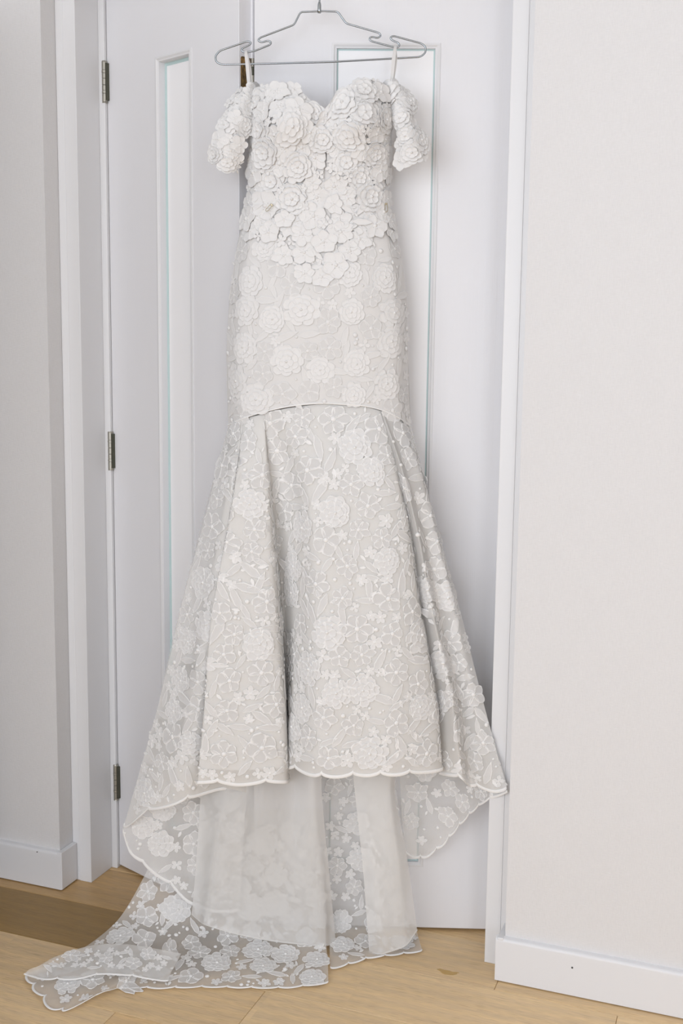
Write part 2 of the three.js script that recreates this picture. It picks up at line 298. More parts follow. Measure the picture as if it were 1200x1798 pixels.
NET.skirtBack = [[[-470,1273,88],[-539,1023,90],[-638,613,86],[-665,469,82]],[[-436,1289,50],[-478,1017,45],[-535,601,40],[-550,456,40]],[[-344,1316,35],[-357,1017,28],[-383,600,25],[-390,454,25]],[[-250,1325,32],[-234,1018,25],[-223,602,22],[-215,457,22]],[[-156,1320,35],[-111,1021,30],[-63,608,30],[-54,464,30]],[[-76,1294,55],[-11,1027,60],[71,626,80],[94,489,90]],[[-47,1276,88],[22,1025,100],[128,653,140],[168,518,165]]];
NET.tailLeft = [[[-628,641,85],[-702,374,82],[-735,275,80]],[[-613,638,72],[-674,352,78],[-718,224,78]],[[-574,621,60],[-630,336,72],[-680,185,76]],[[-519,620,55],[-567,321,68],[-617,135,76]],[[-464,620,50],[-498,307,66],[-553,81,78]],[[-409,619,45],[-435,308,64],[-447,71,80]]];
NET.tailRight = [[[-62,522,30],[-51,332,30],[-39,212,30]],[[-13,524,35],[-5,321,35],[3,203,35]],[[28,529,45],[36,341,45],[47,238,45]],[[74,536,65],[78,393,65],[87,299,65]],[[119,549,100],[118,437,100],[120,357,100]],[[151,550,140],[154,460,140],[150,402,140]],[[163,533,168],[185,466,172],[192,435,174]]];
NET.train = [[[-628,308,5],[-673,179,20],[-747,50,79],[-835,25,216],[-928,5,265]],[[-585,309,5],[-627,165,20],[-683,55,102],[-763,28,258],[-885,5,330]],[[-527,312,8],[-561,154,25],[-614,45,94],[-706,16,249],[-797,4,409]],[[-492,313,8],[-518,147,25],[-578,42,100],[-666,22,262],[-717,14,339]],[[-470,313,8],[-497,148,25],[-552,32,86],[-639,10,235],[-698,4,312]],[[-442,314,8],[-461,141,25],[-494,30,101],[-557,10,226],[-601,4,307]],[[-392,315,8],[-411,135,25],[-430,25,103],[-470,8,223],[-505,4,297]],[[-342,316,8],[-354,129,25],[-362,25,113],[-381,12,233],[-408,4,295]],[[-292,318,8],[-297,131,25],[-294,25,123],[-301,10,225],[-311,4,290]],[[-242,319,8],[-240,132,25],[-230,25,119],[-222,14,203],[-218,6,270]]];
NET.trainFlap = [[[-863,40,249],[-889,35,279],[-906,30,283],[-927,8,271]],[[-819,46,222],[-840,38,255],[-850,33,281],[-857,22,315]],[[-768,50,201],[-785,42,249],[-790,36,283],[-794,26,316]],[[-704,50,197],[-720,40,242],[-725,33,270],[-728,27,293]],[[-642,46,203],[-654,33,241],[-656,27,265],[-664,20,288]],[[-569,36,207],[-577,24,239],[-584,17,259],[-585,10,290]]];
NET.trainRight = [[[-257,438,12],[-240,206,22],[-226,30,59],[-216,5,210]],[[-215,439,12],[-198,206,20],[-186,30,57],[-173,5,185]],[[-165,440,12],[-148,207,20],[-137,25,45],[-122,5,154]],[[-116,441,12],[-96,208,18],[-74,20,33],[-57,4,133]],[[-74,442,12],[-39,208,16],[-9,12,0],[5,4,114]]];
NET.liningLeft = [[[-464,1258,92],[-498,937,96],[-524,590,96],[-539,376,95],[-551,202,95],[-562,75,95]],[[-446,1259,104],[-470,939,106],[-491,595,108],[-509,383,110],[-529,210,110],[-541,66,110]],[[-429,1259,108],[-436,941,112],[-453,598,115],[-475,406,130],[-498,264,132],[-524,69,132]],[[-377,1260,108],[-376,942,114],[-381,600,118],[-392,398,140],[-412,229,145],[-439,51,143]],[[-312,1261,106],[-319,935,70],[-318,584,62],[-314,384,100],[-323,222,125],[-330,28,132]],[[-275,1261,106],[-270,943,110],[-270,601,112],[-261,392,118],[-246,222,120],[-229,17,120]],[[-259,1261,102],[-254,942,104],[-251,599,104],[-244,387,104],[-227,213,100],[-207,9,95]]];
NET.liningRight = [[[-266,1274,108],[-230,944,112],[-186,604,116],[-167,423,118],[-144,224,120],[-125,2,122]],[[-220,1275,112],[-183,947,122],[-145,609,128],[-136,429,132],[-120,232,136],[-98,8,138]],[[-181,1276,112],[-137,948,126],[-105,611,132],[-105,431,136],[-97,235,140],[-81,14,140]],[[-129,1276,108],[-84,948,120],[-65,610,126],[-82,430,132],[-59,233,134],[-37,29,132]],[[-76,1270,100],[-31,946,104],[-31,604,106],[-70,421,108],[-41,265,108],[-9,55,106]]];
NET.bodiceLeft = [[[-424,2011,76],[-419,1969,82],[-418,1927,81],[-422,1887,75],[-424,1845,72],[-426,1803,72],[-432,1761,72],[-443,1718,72]],[[-404,2017,105],[-400,1972,117],[-398,1929,120],[-401,1888,109],[-404,1846,104],[-406,1803,101],[-411,1759,101],[-420,1715,103]],[[-377,2023,122],[-373,1975,141],[-371,1929,150],[-374,1889,132],[-377,1847,121],[-378,1803,116],[-382,1759,115],[-390,1713,118]],[[-352,2027,130],[-348,1977,153],[-345,1930,169],[-348,1890,147],[-351,1848,131],[-352,1804,124],[-355,1759,123],[-361,1712,127]],[[-333,2025,135],[-329,1975,158],[-327,1929,172],[-329,1889,151],[-332,1847,135],[-332,1803,128],[-335,1758,127],[-339,1712,131]],[[-313,2014,139],[-311,1967,160],[-309,1923,166],[-311,1884,148],[-313,1843,137],[-313,1800,131],[-315,1756,130],[-318,1712,134]],[[-288,1993,144],[-286,1951,155],[-286,1912,152],[-287,1873,142],[-288,1834,137],[-288,1794,132],[-288,1753,132],[-289,1712,136]],[[-269,1974,145],[-269,1936,148],[-269,1900,144],[-269,1863,139],[-269,1826,136],[-268,1789,131],[-268,1751,133],[-268,1712,136]],[[-251,1953,146],[-251,1919,145],[-251,1886,140],[-251,1851,138],[-250,1817,135],[-249,1783,130],[-248,1748,133],[-247,1712,136]]];
NET.bodiceRight = [[[-246,1953,147],[-243,1919,145],[-244,1886,140],[-245,1852,138],[-246,1817,135],[-246,1783,130],[-246,1748,133],[-246,1712,136]],[[-235,1975,147],[-232,1937,150],[-233,1901,143],[-234,1864,138],[-235,1827,136],[-236,1789,131],[-235,1751,132],[-234,1712,136]],[[-224,1992,146],[-220,1950,155],[-222,1912,148],[-223,1874,139],[-225,1834,136],[-225,1794,131],[-224,1754,131],[-223,1712,135]],[[-208,2009,143],[-204,1963,161],[-205,1922,157],[-207,1883,141],[-209,1841,136],[-210,1799,130],[-208,1756,130],[-205,1713,133]],[[-183,2027,137],[-181,1977,161],[-181,1932,169],[-183,1892,145],[-186,1849,133],[-186,1805,127],[-184,1760,126],[-179,1713,130]],[[-159,2035,128],[-157,1985,152],[-157,1937,164],[-159,1896,141],[-162,1853,126],[-163,1808,121],[-159,1762,120],[-153,1714,123]],[[-134,2034,117],[-133,1986,134],[-134,1939,142],[-136,1897,125],[-139,1854,115],[-139,1808,111],[-135,1762,110],[-126,1716,113]],[[-115,2028,104],[-115,1982,115],[-116,1938,117],[-118,1895,106],[-121,1852,101],[-121,1808,98],[-116,1763,98],[-106,1717,100]],[[-101,2025,76],[-101,1981,82],[-102,1938,82],[-105,1896,75],[-108,1853,72],[-108,1809,72],[-102,1765,72],[-91,1721,72]]];
NET.hip = [[[-439,1733,72],[-458,1643,73],[-469,1551,73],[-475,1459,73],[-473,1366,73],[-472,1273,75]],[[-409,1729,107],[-424,1642,113],[-433,1555,116],[-438,1467,116],[-437,1379,116],[-435,1290,117]],[[-381,1728,119],[-393,1644,126],[-400,1559,132],[-404,1474,132],[-403,1389,132],[-401,1302,132]],[[-328,1727,131],[-333,1646,139],[-336,1565,147],[-339,1484,147],[-339,1402,147],[-335,1319,147]],[[-291,1727,134],[-292,1647,143],[-293,1567,150],[-295,1488,150],[-294,1407,150],[-290,1326,150]],[[-254,1727,135],[-252,1648,143],[-250,1569,151],[-250,1490,151],[-250,1410,151],[-245,1329,151]],[[-218,1728,133],[-212,1648,142],[-208,1568,149],[-207,1489,149],[-205,1408,149],[-200,1327,149]],[[-181,1728,128],[-171,1648,136],[-165,1568,143],[-163,1487,143],[-161,1406,143],[-155,1324,143]],[[-150,1730,120],[-136,1647,127],[-128,1565,133],[-125,1482,133],[-123,1399,133],[-116,1315,132]],[[-118,1732,106],[-100,1646,111],[-90,1559,115],[-86,1473,115],[-84,1385,115],[-77,1297,114]],[[-95,1736,72],[-73,1645,73],[-61,1554,73],[-57,1462,73],[-54,1369,73],[-47,1275,73]]];
NET.bodyBack = [[[-420,1967,72],[-421,1899,72],[-424,1824,72],[-427,1786,72],[-448,1698,72],[-468,1570,72],[-476,1440,72],[-473,1290,72]],[[-370,1974,39],[-371,1905,39],[-375,1829,39],[-377,1791,39],[-391,1702,39],[-403,1573,39],[-409,1442,39],[-405,1289,39]],[[-317,1976,31],[-319,1907,31],[-322,1831,31],[-323,1793,31],[-330,1703,31],[-336,1574,31],[-339,1442,31],[-334,1289,31]],[[-263,1977,28],[-265,1908,28],[-269,1832,28],[-269,1794,28],[-269,1704,28],[-267,1574,28],[-268,1443,28],[-262,1290,28]],[[-209,1977,31],[-211,1908,31],[-215,1832,31],[-215,1794,31],[-208,1704,31],[-199,1575,31],[-197,1444,31],[-190,1291,31]],[[-155,1975,39],[-158,1906,39],[-162,1831,39],[-161,1793,39],[-146,1704,39],[-130,1575,39],[-126,1445,39],[-119,1292,39]],[[-101,1968,72],[-105,1900,72],[-109,1826,72],[-107,1788,72],[-86,1701,72],[-63,1574,72],[-57,1445,72],[-48,1295,72]]];
NET.modesty = [[[-264,1956,130],[-260,1840,134],[-257,1712,133]],[[-249,1947,131],[-248,1840,134],[-246,1713,133]],[[-231,1957,130],[-234,1840,134],[-236,1713,133]]];
NET.wirePath = [[-261,2196,62],[-310,2194,62],[-324,2167,62],[-401,2139,62],[-405,2133,62],[-396,2129,62],[-384,2133,62],[-376,2131,62],[-376,2125,62],[-412,2111,62],[-435,2107,62],[-443,2112,62],[-439,2117,62],[-423,2124,62],[-420,2129,62],[-428,2132,62],[-491,2111,62],[-501,2100,62],[-499,2087,62],[-486,2081,62],[-238,2088,62],[-42,2099,62],[-30,2108,62],[-30,2121,62],[-40,2128,62],[-103,2144,62],[-110,2140,62],[-105,2134,62],[-91,2129,62],[-88,2123,62],[-94,2118,62],[-154,2133,62],[-156,2139,62],[-150,2142,62],[-137,2139,62],[-130,2144,62],[-134,2150,62],[-208,2170,62],[-227,2195,62]];
NET.loopLeft = [[-431,2109,62],[-426,2069,80],[-420,2021,88]];
NET.loopRight = [[-98,2120,62],[-101,2091,80],[-107,2030,86]];
NET.stem = [[-268,2196,62],[-269,2213,62],[-270,2244,62]];
NET.sleeveLeft = [[-422,2022,84],[-438,1979,100],[-452,1938,110],[-466,1894,110],[-474,1856,104]];
NET.sleeveRight = [[-105,2027,86],[-83,1983,100],[-75,1943,108],[-63,1906,108],[-58,1866,102]];
NET.pinLeft = [[-379,1754,123],[-366,1767,125]];
NET.pinRight = [[-112,1757,101],[-113,1775,98]];


// a cloth surface through a net of points: smooth both ways, spaced by length
class Cloth {
  constructor(net, ns = 120, nt = 90) {
    const P = net.map((c) => c.map((q) => (q.isVector3 ? q : V(q)))), m = P.length, n = P[0].length;
    const knots = (count, dist) => { const k = [0]; for (let i = 1; i < count; i++) k.push(k[i - 1] + dist(i)); const L = k[count - 1]; return [k.map((x) => x / L), L]; };
    const [ks, W] = knots(m, (i) => { let d = 0; for (let j = 0; j < n; j++) d += P[i][j].distanceTo(P[i - 1][j]); return d / n + 1e-5; });
    const [kt, L] = knots(n, (j) => { let d = 0; for (let i = 0; i < m; i++) d += P[i][j].distanceTo(P[i][j - 1]); return d / m + 1e-5; });
    Object.assign(this, { W, L, ns, nt });
    const spline = (pts, k, x, out) => {
      let i = 0; while (i < k.length - 2 && x > k[i + 1]) i++;
      const h = k[i + 1] - k[i], u = (x - k[i]) / h, tan = (j, v) => {
        if (j <= 0) return v.subVectors(pts[1], pts[0]).multiplyScalar(1 / (k[1] - k[0]));
        if (j >= k.length - 1) return v.subVectors(pts[j], pts[j - 1]).multiplyScalar(1 / (k[j] - k[j - 1]));
        const h0 = k[j] - k[j - 1], h1 = k[j + 1] - k[j];
        return v.set(0, 0, 0).addScaledVector(pts[j], 1 / h0 - 1 / h1).addScaledVector(pts[j - 1], -1 / h0).addScaledVector(pts[j + 1], 1 / h1).multiplyScalar(0)
          .addScaledVector(t1.subVectors(pts[j], pts[j - 1]), h1 / (h0 * (h0 + h1))).addScaledVector(t1.subVectors(pts[j + 1], pts[j]), h0 / (h1 * (h0 + h1)));
      };
      const u2 = u * u, u3 = u2 * u; tan(i, a); tan(i + 1, b);
      return out.set(0, 0, 0).addScaledVector(pts[i], 2 * u3 - 3 * u2 + 1).addScaledVector(a, (u3 - 2 * u2 + u) * h * 0.85).addScaledVector(pts[i + 1], -2 * u3 + 3 * u2).addScaledVector(b, (u3 - u2) * h * 0.85);
    };
    const a = new THREE.Vector3(), b = new THREE.Vector3(), t1 = new THREE.Vector3();
    this.g = new Float32Array((ns + 1) * (nt + 1) * 3);
    const row = P.map(() => new THREE.Vector3()), o = new THREE.Vector3();
    for (let j = 0; j <= nt; j++) {
      P.forEach((c, i) => spline(c, kt, j / nt, row[i]));
      for (let i = 0; i <= ns; i++) { spline(row, ks, i / ns, o); this.g.set([o.x, o.y, o.z], (j * (ns + 1) + i) * 3); }
    }
    this.tEnd = () => 1;
  }
  at(s, t, out = new THREE.Vector3()) {
    const x = s * this.ns, y = t * this.nt, i = Math.max(0, Math.min(this.ns - 1, Math.floor(x))), j = Math.max(0, Math.min(this.nt - 1, Math.floor(y)));
    const u = x - i, v = y - j, w = this.ns + 1, k = (j * w + i) * 3, g = this.g;
    const f = (c) => (g[k + c] * (1 - u) + g[k + 3 + c] * u) * (1 - v) + (g[k + w * 3 + c] * (1 - u) + g[k + w * 3 + 3 + c] * u) * v;
    return out.set(f(0), f(1), f(2));
  }
  frame(s, t) {                                                          // point, along s, across, normal towards the room
    const d = 0.012, a = Math.min(0.985, Math.max(0.015, s)), b = Math.min(0.985, Math.max(0.015, t));
    const ds = this.at(a + d, b).sub(this.at(a - d, b)).multiplyScalar(1 / (2 * d)), dt = this.at(a, b + d).sub(this.at(a, b - d)).multiplyScalar(1 / (2 * d));
    const n = ds.clone().cross(dt).normalize(); n.multiplyScalar(-1);
    return { p: this.at(s, t), ds, dt, n };
  }
  scallops(count, depth) { const k = depth / this.L; this.tEnd = (s) => 1 - k * (1 - Math.sqrt(Math.abs(Math.sin(Math.PI * count * s)))); this.count = count; return this; }
  sheet(fine = 1) {
    const ns = Math.round(this.ns * fine), nt = Math.round(this.nt * fine), pos = [], uv = [], idx = [], o = new THREE.Vector3();
    for (let j = 0; j <= nt; j++) for (let i = 0; i <= ns; i++) { const s = i / ns, t = (j / nt) * this.tEnd(s); this.at(s, t, o); pos.push(o.x, o.y, o.z); uv.push(s * this.W, -t * this.L); }
    for (let j = 0; j < nt; j++) for (let i = 0; i < ns; i++) { const k = j * (ns + 1) + i; idx.push(k, k + ns + 1, k + 1, k + 1, k + ns + 1, k + ns + 2); }
    const g = new THREE.BufferGeometry(); g.setAttribute('position', new THREE.Float32BufferAttribute(pos, 3)); g.setAttribute('uv', new THREE.Float32BufferAttribute(uv, 2)); g.setIndex(idx); g.computeVertexNormals(); return g;
  }
  layer(s0, s1, t0, t1, behind) {                                        // a second cloth that follows this one
    const ns = 240, nt = 100, pos = [], idx = [], o = new THREE.Vector3();
    for (let j = 0; j <= nt; j++) for (let i = 0; i <= ns; i++) { this.at(s0 + (s1 - s0) * i / ns, t0 + (t1 - t0) * j / nt, o); pos.push(o.x, o.y, o.z - behind); }
    for (let j = 0; j < nt; j++) for (let i = 0; i < ns; i++) { const k = j * (ns + 1) + i; idx.push(k, k + ns + 1, k + 1, k + 1, k + ns + 1, k + ns + 2); }
    const g = new THREE.BufferGeometry(); g.setAttribute('position', new THREE.Float32BufferAttribute(pos, 3)); g.setIndex(idx); g.computeVertexNormals(); return g;
  }
  band(edge, width, thick, n = 240, s0 = 0, s1 = 1) {                    // raised cord along t = edge(s), inwards of it
    const pos = [], idx = [], prof = [[0, 0.1], [0.12, 0.9], [0.5, 1], [0.88, 0.9], [1, 0.1]];
    for (let i = 0; i <= n; i++) {
      const s = s0 + (s1 - s0) * i / n, te = edge(s), f = this.frame(s, te), k = width / f.dt.length();
      for (const [q, h] of prof) { const p = this.at(s, te - q * k).addScaledVector(f.n, h * thick + 0.0003); pos.push(p.x, p.y, p.z); }
    }
    for (let i = 0; i < n; i++) for (let j = 0; j < 4; j++) { const k = i * 5 + j; idx.push(k, k + 5, k + 1, k + 1, k + 5, k + 6); }
    const g = new THREE.BufferGeometry(); g.setAttribute('position', new THREE.Float32BufferAttribute(pos, 3)); g.setIndex(idx); g.computeVertexNormals(); return g;
  }
}

// ------------------------------------------------------------------ lace motifs: flat patterns (a, b, height, thread density) in metres at unit size 1
function pattern() { return { v: [], f: [] }; }
function petal(P, theta, r0, r1, half, rimH, cup, fill, tip = 0.12, pointed = 0, z0 = 0) {
  const us = [-1, -0.86, -0.62, 0, 0.62, 0.86, 1], rs = [0, 0.3, 0.66, 0.84, 0.94, 1], base = P.v.length, c = Math.cos(theta), s = Math.sin(theta);
  rs.forEach((r, j) => us.forEach((u) => {
    const wprof = pointed ? Math.sin(Math.PI * Math.pow(r * 0.94 + 0.03, 0.8)) : Math.pow(Math.sin(Math.PI * (0.08 + 0.72 * Math.pow(r, 1.1))), 0.75);
    const edge = 1 - Math.abs(u) * Math.abs(u);
    let len = r0 + (r1 - r0) * r;
    if (!pointed) len -= (r1 - r0) * r * r * (0.24 * u * u - tip * Math.exp(-u * u * 9) * -1) * (r > 0.5 ? 1 : 0.4);
    const y = half * u * wprof;
    const rim = Math.max(Math.abs(u) > 0.95 || r > 0.99 ? 0 : 0, 1 - Math.min(1, Math.min(Math.abs(Math.abs(u) - 0.86) / 0.18, 9))) , rimR = 1 - Math.min(1, Math.abs(r - 0.94) / 0.08);
    const ridge = Math.max(rim * (r > 0.15 ? 1 : 0), rimR);
    const vein = pointed && u === 0 ? 0.6 : 0.25 * Math.cos(u * 9);
    const h = z0 + rimH * (0.25 + ridge * 0.9 + 0.12 * vein) * (Math.abs(u) > 0.95 || r > 0.99 ? 0.15 : 1) + cup * r * r;
    P.v.push([len * c - y * s, len * s + y * c, h, ridge > 0.4 || Math.abs(u) > 0.8 || r > 0.85 ? 1 : fill]);
  }));
  const n = us.length;
  for (let j = 0; j < rs.length - 1; j++) for (let i = 0; i < n - 1; i++) { const k = base + j * n + i; P.f.push(k, k + n, k + 1, k + 1, k + n, k + n + 1); }
}
function knot(P, x, y, r, h, seg = 7) {
  const b = P.v.length; P.v.push([x, y, h, 1]);
  for (const [q, z] of [[0.7, 0.8], [1, 0.1]]) for (let i = 0; i < seg; i++) P.v.push([x + r * q * Math.cos(i * 6.2832 / seg), y + r * q * Math.sin(i * 6.2832 / seg), h * z, 1]);
  for (let i = 0; i < seg; i++) { const j = (i + 1) % seg; P.f.push(b, b + 1 + i, b + 1 + j, b + 1 + i, b + 1 + seg + i, b + 1 + seg + j, b + 1 + i, b + 1 + seg + j, b + 1 + j); }
}
// each kind in a few variants; size 1 = radius of the motif
const kinds = { lace_flower: [], lace_rosette: [], lace_blossom: [], lace_leaf: [] };
function makeKinds(fill, rim, cup) {
  const K = { lace_flower: [], lace_rosette: [], lace_blossom: [], lace_leaf: [] };
  for (let v = 0; v < 4; v++) {
    const f = pattern(), n = 5 + (v % 2);
    for (let k = 0; k < n; k++) petal(f, k * 6.2832 / n + rr(-0.12, 0.12), 0.1, rr(0.86, 1.05), (n === 5 ? 0.44 : 0.36) * rr(0.9, 1.12), rim, cup * rr(0.4, 1.2), fill, rr(-0.06, 0.14), 0, 0.012 * (k % 2));
    knot(f, 0, 0, 0.15, rim * 2.2); for (let k = 0; k < 5; k++) knot(f, 0.23 * Math.cos(k * 1.257 + 0.5), 0.23 * Math.sin(k * 1.257 + 0.5), 0.05, rim * 1.7, 5);
    K.lace_flower.push(f);
    const r = pattern();
    [[8, 0.40, 1, 0.33, 0], [7, 0.2, 0.74, 0.29, 0.5], [5, 0.05, 0.46, 0.22, 1]].forEach(([c, a, b, hw, lev]) => { const off = rnd() * 3; for (let k = 0; k < c; k++) petal(r, off + k * 6.2832 / c + rr(-0.1, 0.1), a, b * rr(0.9, 1.06), hw * rr(0.9, 1.1), rim, cup * rr(0.5, 1.3), Math.min(1, fill + 0.2), rr(-0.05, 0.2), 0, rim * 1.1 * lev + cup * 0.2 * lev); });
    knot(r, 0, 0, 0.1, rim * 4);
    K.lace_rosette.push(r);
    const b = pattern(), nb = v === 3 ? 4 : 5;
    for (let k = 0; k < nb; k++) petal(b, k * 6.2832 / nb + rr(-0.15, 0.15), 0.12, rr(0.85, 1.05), 0.33, rim * 1.4, cup * 0.6, Math.min(1, fill + 0.25), 0.02);
    knot(b, 0, 0, 0.2, rim * 2.4);
    K.lace_blossom.push(b);
    const l = pattern();
    petal(l, rr(-0.1, 0.1), -0.95, 1, 0.33, rim * 1.1, cup * 0.4, Math.min(1, fill + 0.1), 0, 1);
    if (v > 0) petal(l, 2.5 + rr(-0.2, 0.2), 0.55, 1.25, 0.16, rim * 1.1, 0, 1, 0, 1);
    if (v > 1) petal(l, -2.4 + rr(-0.2, 0.2), 0.6, 1.15, 0.13, rim * 1.1, 0, 1, 0, 1);
    K.lace_leaf.push(l);
  }
  return K;
}
function lay(cloth, P, s0, t0, phi, size, lift) {                          // wraps a pattern onto the cloth
  const f = cloth.frame(s0, t0), c = Math.cos(phi), s = Math.sin(phi), pos = [], col = [];
  const es = f.ds.length(), e1 = f.ds.clone().divideScalar(es), d1 = f.dt.dot(e1), perp = f.dt.clone().addScaledVector(e1, -d1), pl = Math.max(1e-4, perp.length());
  for (const [a, b, h, d] of P.v) {
    const x = (a * c - b * s) * size, y = (a * s + b * c) * size, dt = y / pl, ds = (x - dt * d1) / es;
    const q = cloth.frame(s0 + ds, t0 + dt), p = q.p.addScaledVector(q.n, lift + h * size);
    pos.push(p.x, p.y, p.z); col.push(1, 1, 1, d);
  }
  const g = new THREE.BufferGeometry(); g.setAttribute('position', new THREE.Float32BufferAttribute(pos, 3)); g.setAttribute('color', new THREE.Float32BufferAttribute(col, 4)); g.setIndex(P.f.slice()); g.computeVertexNormals();
  return g;
}
const SINGLE = { lace_flower: 290, lace_rosette: 290, lace_blossom: 290, lace_leaf: 290 }, used = {};
function scatter(cloth, panel, K, plan, opt = {}) {
  const { s0 = 0.01, s1 = 0.99, t0 = 0.01, t1 = 0.97, lift = 0.0008, gap = 0.92, keep = () => true } = opt, spots = [], rest = [];
  for (const [kind, count, rMin, rMax] of plan) {
    let made = 0;
    for (let tries = 0; made < count && tries < count * 40; tries++) {
      const s = rr(s0, s1), t = rr(t0, t1), r = rr(rMin, rMax), p = cloth.at(s, t);
      if (!keep(s, t, r, p)) continue;
      const te = cloth.tEnd(s) - (r * 0.9 + (cloth.count ? 0.010 : -1)) / cloth.L; if (cloth.count && t > te) continue;
      const reach = kind === 'lace_leaf' ? r * 0.62 : r, ew = r * (opt.overhang ?? 0.6) / cloth.W;
      if (!opt.free && (s < ew || s > 1 - ew)) continue;
      const fr = cloth.frame(s, t), step = r / fr.ds.length(), far = Math.max(cloth.at(s + step, t).distanceTo(p), cloth.at(s - step, t).distanceTo(p));
      if (far > (r > 0.022 ? 1.7 : 2.8) * r) continue;
      if (spots.some((q) => q.p.distanceTo(p) < (q.r + reach) * gap)) continue;
      spots.push({ p, r: reach }); made++;
      const g = lay(cloth, K[kind][Math.floor(rnd() * 4)], s, t, rr(0, 6.283), r, lift + rnd() * (opt.jitter ?? 0));
      used[kind] = (used[kind] ?? 0) + 1;
      if (used[kind] <= SINGLE[kind] && !opt.merged) obj(kind, g, opt.thread ?? M.lace, panel); else rest.push(g);
    }
  }
  const dots = opt.dots ?? 0, D = pattern(); knot(D, 0, 0, 1, 0.5);
  for (let k = 0, tries = 0; k < dots && tries < dots * 30; tries++) {
    const s = rr(s0, s1), t = rr(t0, t1), r = rr(0.003, 0.006), p = cloth.at(s, t);
    if (!keep(s, t, r, p) || (cloth.count && t > cloth.tEnd(s) - 0.015 / cloth.L) || spots.some((q) => q.p.distanceTo(p) < q.r * 0.95 + r)) continue;
    spots.push({ p, r }); rest.push(lay(cloth, D, s, t, 0, r, lift)); k++;
  }
  if (rest.length) { const m = obj('lace_sprigs', rest, opt.thread ?? M.lace, panel); m.userData.kind = 'stuff'; }
}

const flat = makeKinds(0.62, 0.032, 0.008), low = makeKinds(0.85, 0.028, 0.012), ruffled = makeKinds(1, 0.05, 0.055);
const dress = dressGroup('wedding_dress');
tag(dress, 'white lace mermaid wedding dress with off-shoulder flower sleeves and train, hanging on the door', 'dress');

// bodice halves with a plunging slit, sheer net behind the slit
const bodL = new Cloth(NET.bodiceLeft, 70, 70), bodR = new Cloth(NET.bodiceRight, 70, 70);
const pBodL = obj('bodice_panel', bodL.sheet(), M.satin, dress), pBodR = obj('bodice_panel', bodR.sheet(), M.satin, dress);
for (const [c, p] of [[bodL, pBodL], [bodR, pBodR]]) {
  scatter(c, p, ruffled, [['lace_rosette', 9, 0.034, 0.046], ['lace_flower', 80, 0.024, 0.038], ['lace_blossom', 50, 0.012, 0.017], ['lace_leaf', 30, 0.018, 0.028]], { s0: 0, s1: 1, t0: 0, t1: 0.95, lift: 0.001, jitter: 0.005, thread: M.bodiceLace, gap: 0.55, free: true, keep: (q, t, r) => t * c.L > r * 0.4 && (c === bodL ? q : 1 - q) * c.W > r * 0.5 && (t < 0.3 || t > 0.93 || (c === bodL ? (1 - q) * c.W > r * 0.6 : q * c.W > r * 0.8)) });
}
const modesty = new Cloth(NET.modesty, 8, 20); obj('slit_net', modesty.sheet(), M.satin, dress);
// skirt to the seam
const hip = new Cloth(NET.hip, 110, 90), pHip = obj('hip_panel', hip.sheet(), M.satin, dress);
scatter(hip, pHip, ruffled, [['lace_flower', 34, 0.024, 0.036], ['lace_rosette', 5, 0.032, 0.042], ['lace_blossom', 24, 0.012, 0.016], ['lace_leaf', 14, 0.018, 0.026]], { s0: 0.02, s1: 0.98, t0: 0.0, t1: 0.34, lift: 0.0012, jitter: 0.003, thread: M.bodiceLace, gap: 0.6, keep: (q, t) => t < 0.07 + 0.27 * Math.max(0, 1 - Math.abs(q - 0.5) / 0.3) });
scatter(hip, pHip, low, [['lace_rosette', 18, 0.030, 0.042], ['lace_flower', 38, 0.027, 0.038], ['lace_leaf', 36, 0.020, 0.030], ['lace_blossom', 60, 0.014, 0.019]], { s0: 0.01, s1: 0.99, t0: 0.09, t1: 0.985, keep: (q, t) => t > 0.12 + 0.27 * Math.max(0, 1 - Math.abs(q - 0.5) / 0.3), gap: 0.78, thread: M.bodiceLace, dots: 50 });
obj('seam_piping', hip.band(() => 1, 0.0035, 0.0016, 160), M.cord, dress);
const bodyBack = new Cloth(NET.bodyBack, 40, 50), pBack = obj('back_panel', bodyBack.sheet(), M.satin, dress);

// flared lace skirt in front, back layer, tails and train
const skirt = new Cloth(NET.skirtFront, 300, 110).scallops(17, 0.013), pSkirt = obj('overskirt', skirt.sheet(), M.doubleNet, dress);
scatter(skirt, pSkirt, flat, [['lace_rosette', 36, 0.032, 0.046], ['lace_flower', 90, 0.028, 0.042], ['lace_leaf', 170, 0.022, 0.036], ['lace_blossom', 260, 0.013, 0.021]], { dots: 200, t0: 0.02, gap: 0.76 });
obj('hem_cord', skirt.band((s) => skirt.tEnd(s), 0.0085, 0.0016, 510), M.cord, dress);
const trainC = new Cloth(NET.train, 110, 100).scallops(13, 0.010), pTrain = obj('train', trainC.sheet(), M.tulle, dress);
scatter(trainC, pTrain, flat, [['lace_rosette', 18, 0.032, 0.042], ['lace_flower', 30, 0.028, 0.036], ['lace_leaf', 30, 0.020, 0.028], ['lace_blossom', 46, 0.012, 0.017]], { dots: 50, t0: 0.05, gap: 0.78 });
obj('hem_cord', trainC.band((s) => trainC.tEnd(s), 0.006, 0.0016, 390), M.cord, dress);
const flap = new Cloth(NET.trainFlap, 60, 14).scallops(4, 0.006), pFlap = obj('train_fold', flap.sheet(), M.tulle, dress);
scatter(flap, pFlap, flat, [['lace_flower', 4, 0.020, 0.026], ['lace_leaf', 8, 0.014, 0.018], ['lace_blossom', 16, 0.009, 0.012]], { dots: 8, gap: 0.75, s0: 0.1, s1: 0.92, t0: 0.2, t1: 0.7 });
obj('hem_cord', flap.band((s) => flap.tEnd(s), 0.005, 0.0014, 120), M.cord, dress);
const tailL = new Cloth(NET.tailLeft, 60, 70).scallops(4, 0.010), pTailL = obj('lace_tail', tailL.sheet(), M.tulle, dress);
